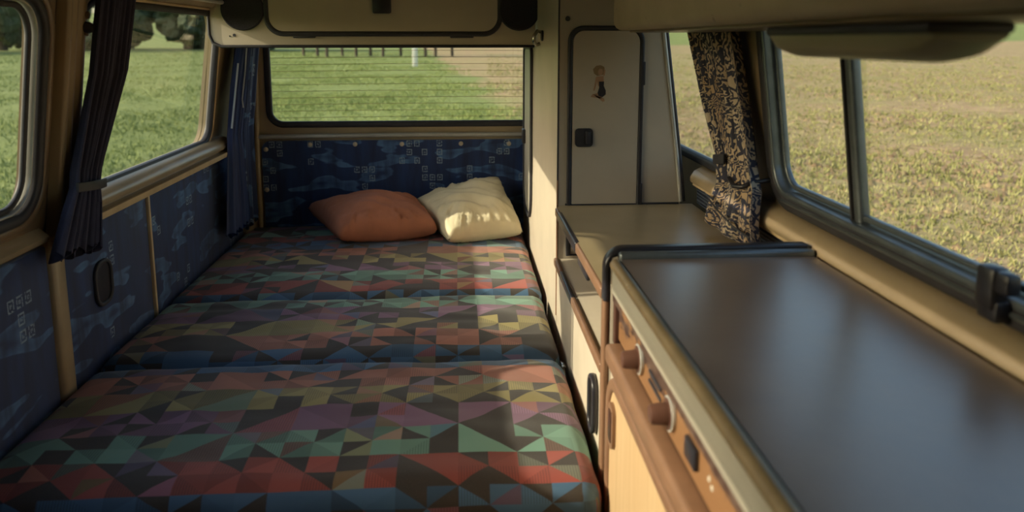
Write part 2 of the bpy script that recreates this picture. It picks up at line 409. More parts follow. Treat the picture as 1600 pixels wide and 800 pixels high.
def scatter(name, regions, mat, hgt, wid, label, cat, clod=False):
    import numpy as np
    rng = np.random.default_rng(3); XY = []
    for (ang0, ang1, d0, d1, cnt) in regions:      # denser close to the van
        th = np.radians(rng.uniform(ang0, ang1, cnt)); d = d0*(d1/d0)**(rng.random(cnt)**.8)
        XY.append(np.stack([d*np.sin(th), d*np.cos(th), d], 1))
    P = np.concatenate(XY); x, y, d = P.T
    right = x > 2.4-.07*y+rng.normal(size=len(x))*.7
    keep = (right == (name != 'grass')) & ~((np.abs(x+.1) < 1.3) & (y < 3.8))
    x, y, d = x[keep], y[keep], d[keep]; n = len(x)
    z = -.5+(np.maximum(0, d-60)/100)**1.5*2.4+.05*np.sin(x*.7+1)*np.sin(y*.5)*np.clip((d-4)/6, 0, 1)
    sc = (.6+.8*rng.random(n))*(1+d/45)
    if clod:
        r = wid*sc*(.4+rng.random(n)**2*1.3); a0 = rng.random(n)*6.28; V = np.zeros((n, 5, 3))
        for q in range(4):
            k = r*(.7+.6*rng.random(n)); V[:, q] = np.stack([x+k*np.cos(a0+q*1.571), y+k*np.sin(a0+q*1.571), z-.005], 1)
        V[:, 4] = np.stack([x+r*.2, y, z+r*.8*rng.random(n)+.008], 1)
        F = (np.arange(n)*5)[:, None, None]+np.array([[0, 1, 4], [1, 2, 4], [2, 3, 4], [3, 0, 4]])[None]
    else:
        B = 3; V = np.zeros((n, B*3, 3))
        for b in range(B):
            a = rng.random(n)*6.28; w = wid*sc; h = hgt*sc*(.6+.6*rng.random(n)); l = (rng.random((n, 2))-.5)*h[:, None]*1.6
            ox, oy = (rng.random((2, n))-.5)*.06
            V[:, b*3] = np.stack([x+ox+w*np.cos(a), y+oy+w*np.sin(a), z-.01], 1); V[:, b*3+1] = np.stack([x+ox-w*np.cos(a), y+oy-w*np.sin(a), z-.01], 1)
            V[:, b*3+2] = np.stack([x+ox+l[:, 0], y+oy+l[:, 1], z+h], 1)
        F = (np.arange(n)*B*3)[:, None, None]+np.arange(B*3).reshape(B, 3)[None]
    V = V.reshape(-1, 3); F = F.reshape(-1, 3); me = bpy.data.meshes.new(name)
    me.vertices.add(len(V)); me.vertices.foreach_set('co', V.ravel().astype(np.float32))
    me.loops.add(len(F)*3); me.loops.foreach_set('vertex_index', F.ravel().astype(np.int32))
    me.polygons.add(len(F)); me.polygons.foreach_set('loop_start', np.arange(0, len(F)*3, 3, dtype=np.int32)); me.update(calc_edges=True)
    return tag(link(name, me, mat), label, cat, kind='stuff')
scatter('grass', [(-62, -10, 3, 90, 90000), (-14, 8, 6, 90, 60000)], M['grass'], .035, .007, 'short green meadow grass left of and behind the van', 'grass')
scatter('stubble', [(2, 70, 3, 80, 70000)], M['weed'], .035, .009, 'sparse yellow green stubble on the field right of the van', 'stubble')
scatter('soil_clods', [(2, 70, 3, 60, 26000)], M['clod'], 0, .026, 'brown earth clods and stones on the ploughed field', 'soil', clod=True)

# post, hedge and trees far behind
c = box('concrete_post', (-2.95, 49.4, -.55), (-2.62, 49.7, 3.2), M['concrete'], None, .03)
tag(c, 'pale concrete post standing in the grass behind the rear window', 'post')
def tree(x, y, h, w, label, group, trunkonly=False, seed=0):
    rd = random.Random(seed); z0 = ground_z(x, y); root = empty('hedge_tree')
    tube('trunk', [(x, y, z0-.2), (x+rd.uniform(-.1, .1), y, z0+h*.35), (x+rd.uniform(-.3, .3), y, z0+h*.8)], [max(.15, .08*w), max(.11, .06*w), .05], M['bark'], root, 7)
    bm = bmesh.new()
    for k in range(13):
        a = rd.uniform(0, 6.28); rr = rd.uniform(0, w*.45); zz = z0+h*rd.uniform(.22 if not trunkonly else .5, .95); s = rd.uniform(.3, .55)*w*.55
        r = bmesh.ops.create_icosphere(bm, subdivisions=3, radius=s)
        for v in r['verts']:
            n = noise.noise(v.co*2.2/s*1.0+Vector((k, x, 0)))*.45+noise.noise(v.co*6/s+Vector((k, x, 3)))*.3
            v.co = v.co*(1+n)+Vector((x+rr*math.cos(a), y+rr*math.sin(a), zz))
    from_bm('crown', bm, M['leaf'], root)
    return tag(root, label, 'tree', group)
k = 0
for i in range(13):      # hedge seen through the left windows
    a = math.radians(-57+i*3.5); d = 96+random.uniform(-5, 5)
    tree(d*math.sin(a), d*math.cos(a), random.uniform(5.5, 8), 6.6, 'dark bushy hedge tree beyond the meadow seen through the left windows', 'hedge trees seen through the left windows', seed=i)
for i in range(12):      # thin trees seen along the top of the rear window
    x = -14.5+i*1.25+random.uniform(-.3, .3)
    tree(x, 74+random.uniform(-2, 2), random.uniform(5, 7), 1.25, 'thin trunked tree at the top edge of the rear window', 'thin trees behind the rear window', True, seed=40+i)

# ------------------------------------------------------------------ van shell
tag(box('floor', (-.9, -.7, -.05), (.69, 3.25, 0), M['floor'], None, 0), 'dark carpeted van floor below the bed', 'floor', kind='structure')
tag(box('ceiling', (-.86, -.7, 1.5), (.62, 3.25, 1.54), M['headliner'], None, 0), 'beige van roof lining above the cabin', 'ceiling', kind='structure')

WIN_L = {'door': (.40, 1.57), 'rear': (1.725, 2.675)}
WT, WB = 1.283, .862
def hole(y0, y1, b=WB, t=WT, r=.06): return rrect(y0, y1, b, t, r)
# left wall: rear quarter (fixed) and cab part; the sliding door stands between them
wl_ = plate('wall_left', rrect(1.62, 3.2, .80, 1.5, 0), [hole(*WIN_L['rear'])], ml, -.035, 0, M['paint'])
tag(wl_, 'ochre painted left van wall behind the sliding door', 'wall', kind='structure')
box('lower_wall', (-.90, 1.62, 0), (-.865, 3.2, .81), M['paint'], wl_, 0)
wc = plate('wall_front_left', rrect(-.7, .30, .80, 1.5, 0), [], ml, -.035, 0, M['paint'])
tag(wc, 'ochre painted cab side wall ahead of the sliding door', 'wall', kind='structure')
box('lower_wall', (-.90, -.7, 0), (-.865, .30, .81), M['paint'], wc, 0)
# sliding door
d1 = plate('door_1', rrect(.305, 1.605, .80, 1.45, .05), [hole(.40, 1.57, r=.075)], ml, -.03, .012, M['paint_dark'])
tag(d1, 'brown painted sliding door at the left edge with window', 'door', kind='structure')
box('lower_panel', (-.89, .305, .02), (-.858, 1.605, .81), M['paint_dark'], d1, 0)
dp = box('fabric_panel', (-.858, .36, .05), (-.842, 1.598, .788), M['blue'], d1, .006); uv_planar(dp, lambda c: (c.y, c.z))
sweep('window_recess', [ml(a, b, .0) for a, b in rrect(.365, 1.598, .845, 1.30, .09)], rsec(.02, .03), NL, M['paint_dark'], d1)
extrude_y('door_sill', [(0, .80), (.03, .80), (.034, .812), (.0, .838)], .33, 1.58, xl, M['paint'], d1)
# ribbed pillar beside the door: a proud pressed-steel post with three beads
def pillar_post():
    sec = [(1.622, 0), (1.624, .022), (1.630, .030), (1.637, .030), (1.641, .025), (1.647, .025), (1.651, .031), (1.658, .031), (1.662, .026), (1.668, .026), (1.672, .032), (1.690, .033), (1.706, .026), (1.712, .010), (1.712, 0)]
    bm = bmesh.new(); R = []
    for z in (.80, .9, 1.0, 1.1, 1.2, 1.3, 1.4, 1.5): R.append([bm.verts.new(ml(a, z, b)) for a, b in sec])
    for A, B in zip(R, R[1:]):
        for q in range(len(sec)-1): bm.faces.new((A[q], A[q+1], B[q+1], B[q]))
    return auto(from_bm('pillar_post', bm, M['paint'], wl_), 60)
pillar_post()
for z in (.97, .905, 1.215, 1.25): lathe('pillar_bolt', ml(1.690, z, .032), NL, [(0, .008), (.004, .008), (.005, .005)], M['paint_dark'], wl_, 12)
lathe('curtain_knob', ml(1.688, 1.225, .033), NL, [(0, .012), (.006, .012), (.016, .008), (.018, .003)], M['black'], wl_, 14)
extrude_y('door_gap_seal', [(-.01, .80), (.006, .80), (.006, 1.40), (-.01, 1.40)], 1.606, 1.621, xl, M['black'], wl_)
box('pillar_cover', (-.868, 1.600, .05), (-.832, 1.652, .80), M['paint'], wl_, .012, 3)
# left sill and fabric panels
sillp = [(0, .866), (.018, .864), (.040, .852), (.048, .838), (.046, .830), (.034, .828), (.034, .821), (.054, .818), (.056, .812), (.055, .803), (.0, .798)]
extrude_y('sill_trim', sillp, 1.70, 2.80, xl, M['paint'], wl_)
extrude_y('sill_edge', [(.05, .8185), (.0575, .8185), (.0585, .811), (.057, .8025), (.05, .8025)], 1.70, 2.80, xl, M['cream_trim'], wl_)
for y0, y1 in ((1.66, 2.125), (2.135, 3.08)):
    p = box('fabric_panel', (-.866, y0, .03), (-.848, y1, .803), M['blue'], wl_, .007); uv_planar(p, lambda c: (c.y*1.0+.31, c.z))
box('panel_strip', (-.852, 2.124, .05), (-.842, 2.136, .803), M['cream_trim'], wl_, .002)
# recessed black grip on the panel
g = sweep('grip_rim', [(-.846, a, b) for a, b in rrect(1.795, 1.875, .585, .685, .03)], rsec(.010, .012), (1, 0, 0), M['black'], wl_)
plate('grip_plate', rrect(1.797, 1.873, .587, .683, .03), [], lambda a, b, w: (-.849+w, a, b), 0, .004, M['black_gloss'], wl_)
# header above the windows
extrude_y('cant_rail', [(0, 1.30), (.02, 1.298), (.032, 1.31), (.04, 1.34), (.0, 1.36)], 1.66, 2.9, xl, M['headliner'], wl_)
tube('curtain_rail', [ml(y, 1.315, .050) for y in (1.66, 2.0, 2.4, 2.75)], .007, M['silver'], wl_, 8)
# right wall
wr = plate('wall_right', rrect(-.7, 3.2, .80, 1.5, 0), [hole(.30, 1.515, .886, 1.30, .07), hole(1.72, 2.68, .886, 1.30, .06)], mr, -.035, 0, M['paint'])
tag(wr, 'ochre painted right van wall around the kitchen windows', 'wall', kind='structure')
box('lower_wall', (.655, -.7, 0), (.69, 3.2, .81), M['paint'], wr, 0)
sr = [(0, .872), (.014, .871), (.032, .862), (.044, .846), (.046, .834), (.03, .828), (.0, .826)]
extrude_y('sill_trim', sr, .25, 1.98, xr, M['paint'], wr)
extrude_y('sill_edge', [(.03, .829), (.038, .829), (.040, .824), (.034, .820), (.028, .822)], 1.24, 1.98, xr, M['cream_trim'], wr)
extrude_y('vent_strip', [(.0, .826), (.028, .824), (.030, .775), (.0, .775)], 1.24, 1.98, xr, M['ribbed'], wr)
# added solid wall behind the camera, unseen; keeps cab daylight off the bed
wf = plate('wall_front_blocker', rrect(-.9, .69, 0, 1.5, 0), [], lambda a, b, w: (a, -.7+w, b), -.04, 0, M['paint'])
tag(wf, 'added unseen wall behind the camera shutting out daylight from the cab', 'wall', kind='structure')
# rear hatch
wb = plate('wall_rear', rrect(-.9, .69, 0, 1.5, 0), [rrect(-.755, .545, .865, 1.30, .055)], lambda a, b, w: (a, 3.13+w, b), 0, .05, M['paint'])
tag(wb, 'ochre painted rear hatch frame around the back window', 'wall', kind='structure')
hp = plate('hatch_panel', rrect(-.785, .60, .42, .805, .035), [], lambda a, b, w: (a, 3.13-w, b), 0, .015, M['blue'], wb); uv_planar(hp, lambda c: (c.x+.07, c.z+.02))
for x, z in ((-.595, .79), (-.419, .79), (-.234, .789), (.001, .789), (.194, .787), (-.768, .772), (-.772, .61)):
    lathe('panel_button', (x, 3.115, z), (0, -1, 0), [(0, .009), (.003, .009), (.006, .005), (.007, .001)], M['cream'], wb, 12)
tube('hatch_rail', [(-.80, 3.118, .822), (-.2, 3.116, .826), (.3, 3.118, .824), (.6, 3.12, .822)], .009, M['silver'], wb, 8)
tube('hatch_edge', [(-.792, 3.12, 1.35), (-.795, 3.12, 1.0), (-.800, 3.118, .83), (-.802, 3.115, .7), (-.802, 3.112, .45)], .010, M['paint'], wb, 8)
box('corner_pillar', (-.90, 3.02, .4), (-.815, 3.14, 1.45), M['paint'], wb, .02, 3)

# ------------------------------------------------------------------ windows
def window(name, path3, n, label, sec=(.022, .02), alu=False):
    w = sweep(name, path3, rsec(*sec), n, M['black']); tag(w, label, 'window', kind='structure'); return w
def pane_l(w, y0, y1, b, t, r, mp, off=-.02):
    plate('pane', rrect(y0, y1, b, t, r), [], mp, off-.004, off, M['glass'], w)
w1 = window('window_1', [ml(a, b, .004) for a, b in hole(.40, 1.57, r=.075)], NL, 'black sealed window of the sliding door at the left edge', (.022, .03))
pane_l(w1, .40, 1.57, WB, WT, .075, ml)
sweep('inner_bead', [ml(a, b, .004) for a, b in rrect(.412, 1.548, WB+.014, WT-.012, .065)], rsec(.004, .014), NL, M['silver'], w1)
sweep('inner_frame', [ml(a, b, -.002) for a, b in rrect(.42, 1.538, WB+.022, WT-.02, .06)], rsec(.012, .01), NL, M['black'], w1)
w2 = window('window_2', [ml(a, b, .0) for a, b in hole(*WIN_L['rear'])], NL, 'left rear side window with black rubber seal behind navy curtain', (.02, .022))
pane_l(w2, *WIN_L['rear'], WB, WT, .06, ml)
sweep('inner_bead', [ml(a, b, .006) for a, b in rrect(1.712, 2.690, WB-.012, WT+.012, .07)], rsec(.008, .012), NL, M['cream_trim'], w2)
w3 = sweep('window_3', [(a, 3.135, b) for a, b in rrect(-.752, .542, .868, 1.297, .055)], rsec(.026, .02), (0, 1, 0), M['black'])
tag(w3, 'wide rear window with heating wires and black seal', 'window', kind='structure')
plate('pane', rrect(-.755, .545, .865, 1.30, .055), [], lambda a, b, w: (a, 3.15+w, b), 0, .004, M['glass'], w3)
for i in range(14):
    z = .893+i*.0262
    tube('heating_wire', [(-.74+(.53+.74)*q/8, 3.147, z+.004*math.sin(q/8*3.14)) for q in range(9)], .0008, M['brown'], w3, 5)
w4 = window('window_4', [mr(a, b, .0) for a, b in hole(1.72, 2.68, .886, 1.30, .06)], NR, 'right rear side window between wardrobe and patterned curtain', (.024, .022))
pane_l(w4, 1.72, 2.68, .886, 1.30, .06, mr)
w5 = window('window_5', [mr(a, b, .0) for a, b in hole(.30, 1.515, .886, 1.30, .07)], NR, 'right sliding window above the kitchen lid with grey divider', (.03, .022))
pane_l(w5, .30, 1.20, .886, 1.30, .05, mr, -.012); pane_l(w5, 1.18, 1.515, .886, 1.30, .05, mr, -.024)
sweep('aluminium_frame', [mr(a, b, -.004) for a, b in rrect(.32, 1.496, .904, 1.284, .055)], rsec(.012, .03), NR, M['alu'], w5)
sweep('inner_frame', [mr(a, b, -.014) for a, b in rrect(.335, 1.482, .918, 1.27, .045)], rsec(.010, .012), NR, M['alu'], w5)
sweep('divider', [mr(1.190, z, -.012) for z in (.90, 1.0, 1.1, 1.2, 1.29)], rsec(.022, .02), NR, M['alu'], w5, closed=False)
sweep('divider_seal', [mr(1.205, z, -.010) for z in (.90, 1.0, 1.1, 1.2, 1.29)], rsec(.006, .02), NR, M['black'], w5, closed=False)
for off, z in ((.012, .890), (.004, .902)):
    tube('track_rail', [mr(y, z, off) for y in (.34, .8, 1.2, 1.46)], .0035, M['alu'], w5, 6)
# black latch on the window track
bm = bmesh.new(); bm_box(bm, (.600, .815, .892), (.624, .846, .944), .006); bm_box(bm, (.603, .795, .916), (.622, .820, .942), .005); bm_box(bm, (.606, .812, .878), (.627, .848, .905), .005)
auto(from_bm('window_latch', bm, M['black_gloss'], w5))

# ------------------------------------------------------------------ bed
def cushion(x0, x1, y0, y1, z0, z1, r, vf, label, seed, puff=.012):
    """rounded padded slab with soft wrinkles; UV runs over the edges like the cloth"""
    nx, ny, nz = 72, 34, 6; bm = bmesh.new(); lay = bm.loops.layers.uv.new('UVMap'); key = {}
    def V(i, j, k):
        if (i, j, k) not in key:
            x, y, z = x0+(x1-x0)*i/nx, y0+(y1-y0)*j/ny, z0+(z1-z0)*k/nz
            c = Vector((min(max(x, x0+r), x1-r), min(max(y, y0+r), y1-r), min(max(z, z0+r), z1-r)))
            d = Vector((x, y, z))-c; p = c+d.normalized()*r if d.length > 1e-6 else Vector((x, y, z))
            if k == nz:
                a, b = (i/nx*2-1), (j/ny*2-1)
                q = Vector((x*3.2, y*9, seed)); wr_ = noise.noise(q)*.008+noise.noise(Vector((x*14+y*9, y*5-x*6, seed+5)))*.004+abs(noise.noise(Vector((x*5+y*3, y*16, seed+9))))*-.006
                p.z += puff*(1-a**6)*(1-b**4)+wr_*(1-abs(a)**8)*(1-b**8)
            if j == 0 or j == ny: p.y += noise.noise(Vector((x*8, k*.3, seed+2)))*.006
            if i == nx: p.x += noise.noise(Vector((y*9, k*.4, seed+7)))*.004
            key[(i, j, k)] = (bm.verts.new(p), (x, y, z))
        return key[(i, j, k)]
    def face(q):
        vs = [V(*t) for t in q]; f = bm.faces.new([v[0] for v in vs]); f.smooth = True
        for l, v in zip(f.loops, vs):
            x, y, z = v[1]; dz = z1-z
            yy = y-dz if abs(y-y0) < 1e-6 else (y+dz if abs(y-y1) < 1e-6 else y)
            xx = x+dz if abs(x-x1) < 1e-6 else (x-dz if abs(x-x0) < 1e-6 else x)
            l[lay].uv = (xx+3.0+seed*.37, vf(yy))
    for i in range(nx):
        for j in range(ny):
            face([(i, j, nz), (i+1, j, nz), (i+1, j+1, nz), (i, j+1, nz)]); face([(i, j, 0), (i, j+1, 0), (i+1, j+1, 0), (i+1, j, 0)])
        for k_ in range(nz):
            face([(i, 0, k_), (i+1, 0, k_), (i+1, 0, k_+1), (i, 0, k_+1)]); face([(i+1, ny, k_), (i, ny, k_), (i, ny, k_+1), (i+1, ny, k_+1)])
    for j in range(ny):
        for k_ in range(nz):
            face([(nx, j, k_), (nx, j+1, k_), (nx, j+1, k_+1), (nx, j, k_+1)]); face([(0, j+1, k_), (0, j, k_), (0, j, k_+1), (0, j+1, k_+1)])
    return tag(from_bm('bed_cushion', bm, M['bed'], None, True), label, 'cushion', 'bed cushions')
B6 = .092
front_cushion = cushion(-.842, .236, 1.190, 1.738, .335, .466, .040, lambda y: (1.700-y)+B6*6+B6*.62, 'patterned front bed cushion with rounded edge nearest the camera', 1)
cushion(-.842, .234, 1.746, 2.192, .335, .466, .034, lambda y: (y-1.80)+B6*12+B6*1.0, 'patterned middle bed cushion between the two seams', 2)
cushion(-.842, .238, 2.200, 3.100, .345, .466, .030, lambda y: (2.235-y)+B6*18, 'patterned rear bed cushion under the pillows', 3)
bb = empty('bench_base'); tag(bb, 'dark bench box under the bed cushions', 'bench')
box('front_board', (-.84, 1.25, .0), (.225, 1.275, .334), M['ply'], bb); box('top_board', (-.84, 1.276, .305), (.225, 3.1, .334), M['ply'], bb); box('side_board', (.20, 1.276, 0), (.225, 3.1, .304), M['ply'], bb)
for dy in (-.012, .002): lathe('hinge_knuckle', (.237, 1.742+dy, .432), (0, 1, 0), [(0, .007), (.010, .007)], M['chrome'], front_cushion, 12)
box('hinge_leaf', (.2365, 1.70, .405), (.2395, 1.79, .428), M['chrome'], front_cushion, .001)

def pillow(name, corners, thick, mat, label, seed, lean=0, folds=15):
    """two puffed skins sewn along the edge between four corner points"""
    c = [Vector(p) for p in corners]; N = 44; bm = bmesh.new()
    nrm = ((c[1]-c[0]).cross(c[3]-c[0])).normalized()
    if nrm.z < 0: nrm = -nrm
    grid = {}
    for s in (1, -1):
        for i in range(N+1):
            for j in range(N+1):
                edge = i in (0, N) or j in (0, N)
                if edge and s == -1: grid[(s, i, j)] = grid[(1, i, j)]; continue
                u, v = i/N, j/N; a, b = u*2-1, v*2-1
                # sides curve in between the ears
                uu = .5+.5*a*(1-.07*(1-b*b)); vv = .5+.5*b*(1-.07*(1-a*a))
                p = c[0]*(1-uu)*(1-vv)+c[1]*uu*(1-vv)+c[2]*uu*vv+c[3]*(1-uu)*vv
                f = max(0, (1-a*a)*(1-b*b)); h = thick*(.5*f**.30)*(1.1 if s > 0 else .75)
                ed = max(abs(a), abs(b)); w = ed**3*(1-ed**10)
                ang = math.atan2(b, a)+.3*a
                wr = (abs(noise.noise(Vector((ang*folds*.5, ed*1.3, seed))))-.25)*.055*w+noise.noise(p*7+Vector((seed, 0, 0)))*.016*f**.4
                wr += noise.noise(Vector((a*2.5+b*4, b*2-a, seed+4)))*.016*f**.5
                grid[(s, i, j)] = bm.verts.new(p+nrm*(s*h+(wr if s > 0 else wr*.3)))
        for i in range(N):
            for j in range(N):
                q = [grid[(s, i, j)], grid[(s, i+1, j)], grid[(s, i+1, j+1)], grid[(s, i, j+1)]]
                f = bm.faces.new(q if s > 0 else q[::-1]); f.smooth = True
    o = from_bm(name, bm, mat, None, True)
    zmin = min(v.co.z for v in o.data.vertices)
    return tag(o, label, 'pillow'), zmin
o, zm = pillow('pillow', [(-.43, 2.69, .515), (-.085, 2.785, .51), (-.17, 3.06, .545), (-.60, 3.03, .545)], .165, M['terracotta'], 'terracotta orange cotton pillow lying left of the cream one', 11)
o.location.z += .470-zm
o, zm = pillow('pillow', [(-.045, 2.695, .50), (.225, 2.785, .50), (.155, 3.07, .645), (-.19, 3.04, .560)], .15, M['cream_cotton'], 'cream white cotton pillow beside the wardrobe wall', 23, folds=18)
o.location.z += .470-zm

# ------------------------------------------------------------------ curtains
def lerp_keys(keys, t):
    for (a, A), (b, B) in zip(keys, keys[1:]):
        if t <= b:
            f = (t-a)/(b-a); f = f*f*(3-2*f); return tuple(p+(q-p)*f for p, q in zip(A, B))
    return keys[-1][1]
def curtain_mesh(name, keys, mapf, nf, mat, parent, seed=0, ncol=90, nrow=60, uvw=.6, hem=.012):
    """keys: (t, (y_left, y_right, z_left, z_right, fold depth, offset))"""
    bm = bmesh.new(); lay = bm.loops.layers.uv.new('UVMap'); R = []
    for j in range(nrow+1):
        t = j/nrow; ya, yb, za, zb, A, off = lerp_keys(keys, t); row = []
        for i in range(ncol+1):
            s = i/ncol; ph = nf*2*math.pi*s+.9*math.sin(s*5+seed+t*1.2)
            d = A*math.sin(ph)+A*.4*math.sin(ph*2.3+seed+t*2)
            y = ya+(yb-ya)*s+A*.25*math.cos(ph); z = za+(zb-za)*s+(hem*math.sin(ph+1)*(t**6))
            row.append((bm.verts.new(mapf(y, z, off+d)), (s*uvw, (1-t)*.55)))
        R.append(row)
    for A_, B_ in zip(R, R[1:]):
        for i in range(ncol):
            q = [A_[i], A_[i+1], B_[i+1], B_[i]]; f = bm.faces.new([v[0] for v in q]); f.smooth = True
            for l, v in zip(f.loops, q): l[lay].uv = v[1]
    o = from_bm(name, bm, mat, parent, True)
    m = o.modifiers.new('thickness', 'SOLIDIFY'); m.thickness = .0015
    return o
# navy curtain in front of the left rear window, gathered by a band
cl = empty('curtain'); tag(cl, 'dark navy curtain tied back at the left rear window', 'curtain')
curtain_mesh('cloth', [(0, (1.690, 1.875, 1.31, 1.31, .008, .054)), (.35, (1.675, 1.850, 1.13, 1.13, .008, .054)), (.72, (1.612, 1.735, .935, .925, .010, .058)), (.77, (1.610, 1.725, .905, .895, .010, .060)), (.84, (1.580, 1.735, .865, .85, .012, .062)), (1, (1.540, 1.750, .775, .745, .015, .060))],
             ml, 7, M['navy'], cl, 1)
sweep('tie_band', [ml(1.604+.128*q/10, .905-.012*q/10, .072+.010*math.sin(q/10*3.14)) for q in range(11)], rsec(.006, .02), (0, .08, 1), M['black'], cl, closed=False)
# blue curtain bunched in the rear left corner
cc = empty('curtain'); tag(cc, 'bright blue curtain bunched in the rear left corner', 'curtain')
mc = lambda y, z, w: (-.845+TILT*max(0, z-.87)+w, y, z)
curtain_mesh('cloth', [(0, (2.79, 2.93, 1.28, 1.28, .012, .035)), (.4, (2.735, 2.90, 1.05, 1.05, .012, .04)), (.62, (2.715, 2.86, .85, .85, .010, .05)), (.75, (2.70, 2.87, .75, .75, .012, .05)), (1, (2.66, 2.90, .53, .53, .014, .05))], mc, 5, M['bluecloth'], cc, 3, 60, 40)
tube('cord', [mc(2.80, 1.25, .062), mc(2.80, 1.10, .066), mc(2.785, .995, .068), mc(2.80, .965, .07)], .003, M['white_cord'], cc, 6)
tube('cloth_edge', [mc(2.755, 1.12, .052), mc(2.735, 1.0, .056), mc(2.722, .90, .058)], .0035, M['white_cord'], cc, 6)
cd = empty('curtain'); tag(cd, 'navy retro print curtain hanging beside the rear hatch', 'curtain')
curtain_mesh('cloth', [(0, (2.93, 3.09, 1.28, 1.28, .010, .03)), (.5, (2.93, 3.09, .95, .95, .010, .035)), (1, (2.92, 3.09, .50, .50, .010, .035))], mc, 3, M['blue'], cd, 5, 50, 30, .3)
# patterned curtain at the right window
cr = empty('curtain'); tag(cr, 'tan and black leaf print curtain tied back on the right wall', 'curtain')
curtain_mesh('cloth', [(0, (1.93, 1.60, 1.30, 1.30, .010, .030)), (.45, (1.80, 1.545, 1.06, 1.06, .012, .036)), (.66, (1.70, 1.515, .945, .945, .012, .045)), (.76, (1.685, 1.487, .885, .900, .013, .052)), (.9, (1.70, 1.455, .825, .84, .013, .075)), (1, (1.695, 1.425, .792, .80, .014, .085))],
             mr, 6, M['leafprint'], cr, 2, 100, 70, .55)
sweep('tie_band', [mr(1.70-.075*q/6, .935+.012*q/6, .064+.006*math.sin(q/6*3.14)) for q in range(7)], rsec(.005, .022), (0, .1, 1), M['black'], cr, closed=False)
tube('hook', [mr(1.515, .922, .0), mr(1.512, .915, .05), mr(1.515, .907, .070), mr(1.54, .904, .078), mr(1.575, .915, .074)], .005, M['black_gloss'], cr, 8)
tube('cord', [mr(1.70, .86, .094), mr(1.6, .843, .100), mr(1.5, .83, .102), mr(1.44, .82, .09)], .002, M['black'], cr, 6)

# ------------------------------------------------------------------ rear overhead locker with speakers
lk = empty('overhead_locker'); tag(lk, 'cream overhead locker above the rear window with flap and speakers', 'locker')
LY = 2.55; mk = lambda a, b, w: (a, LY-w, b)
plate('front_panel', [(.245, 1.18), (.245, 1.49), (-.748, 1.49), (-.778, 1.30)]+[(-.751-.03*math.cos(math.radians(a)), 1.21-.03*math.sin(math.radians(a))) for a in range(0, 91, 15)], [], mk, -.02, 0, M['cream'], lk)
box('bottom_board', (-.775, LY+.021, 1.184), (.245, 3.05, 1.20), M['cream'], lk)
tube('lower_edge', [(-.785, LY, 1.30), (-.785, LY, 1.215), (-.775, LY, 1.19), (-.75, LY-.001, 1.179), (-.4, LY-.001, 1.179), (.242, LY-.001, 1.179)], .005, M['black'], lk, 8)
fl = plate('flap', rrect(-.597, .122, 1.226, 1.46, .045), [], mk, .0, .008, M['cream'], lk)
sweep('flap_seal', [mk(a, b, .004) for a, b in rrect(-.605, .130, 1.218, 1.468, .052)], rsec(.016, .014), (0, -1, 0), M['black'], fl)
box('flap_latch', (-.273, LY-.022, 1.281), (-.214, LY-.008, 1.345), M['black_gloss'], fl, .006)
for a, b in ((-.525, -.455), (-.03, .045)): box('flap_hinge', (a, LY-.010, 1.205), (b, LY, 1.221), M['black'], lk, .003)
for x in (-.678, .192):
    sp = lathe('speaker', (x, LY, 1.294), (0, -1, 0), [(0, .066), (.008, .066), (.012, .062), (.010, .056), (.005, .03), (.004, .001)], M['grille'], lk, 40)
for x, z, r in ((-.708, 1.214, .005), (-.722, 1.211, .0025)): lathe('screw_hole', (x, LY, z), (0, -1, 0), [(0, r), (.001, r)], M['black'], lk, 10)
# ------------------------------------------------------------------ wardrobe
wd = empty('wardrobe'); tag(wd, 'tall cream wardrobe with black edged door right of the bed', 'wardrobe')
WY = 1.985; mw = lambda a, b, w: (a, WY-w, b)
rt = lambda z: .64-TILT*max(0, z-.80)-.065
plate('front_panel', [(.252, .30), (rt(.77), .30), (rt(.77), .77), (rt(1.0), 1.0), (rt(1.49), 1.49), (.252, 1.49)], [], mw, -.018, .0012, M['cream'], wd)
plate('side_panel', rrect(WY+.002, 3.08, .02, 1.49, 0), [], lambda a, b, w: (.25+w, a, b), 0, .016, M['cream'], wd)
tube('corner_edging', [(.250, WY-.001, .474), (.250, WY-.001, .7), (.250, WY-.001, .84)], .0025, M['brown'], wd, 6)
tube('corner_edging', [(.250, WY-.001, .84), (.250, WY-.001, 1.1), (.250, WY-.001, 1.49)], .0022, M['black'], wd, 8)
tube('wall_edging', [mw(rt(z)+.002, z, .002) for z in (.78, .9, 1.0, 1.2, 1.45)], .0055, M['silver'], wd, 8)
tube('wall_seal', [mw(rt(z)+.009, z, .0) for z in (.78, .9, 1.0, 1.2, 1.45)], .006, M['black'], wd, 8)
dr = plate('door', rrect(.286, .456, .65, 1.222, (.0, .028, .028, 0)), [], mw, 0, .008, M['cream'], wd)
sweep('door_seal', [mw(a, b, .004) for a, b in rrect(.279, .463, .64, 1.229, (.0, .034, .034, 0))], rsec(.012, .012), (0, -1, 0), M['black'], dr)
lt = plate('latch', rrect(.293, .339, .928, .976, .010), [], mw, .008, .013, M['black_gloss'], dr)
box('latch_paddle', (.318, WY-.017, .935), (.334, WY-.013, .969), M['black'], dr, .003)
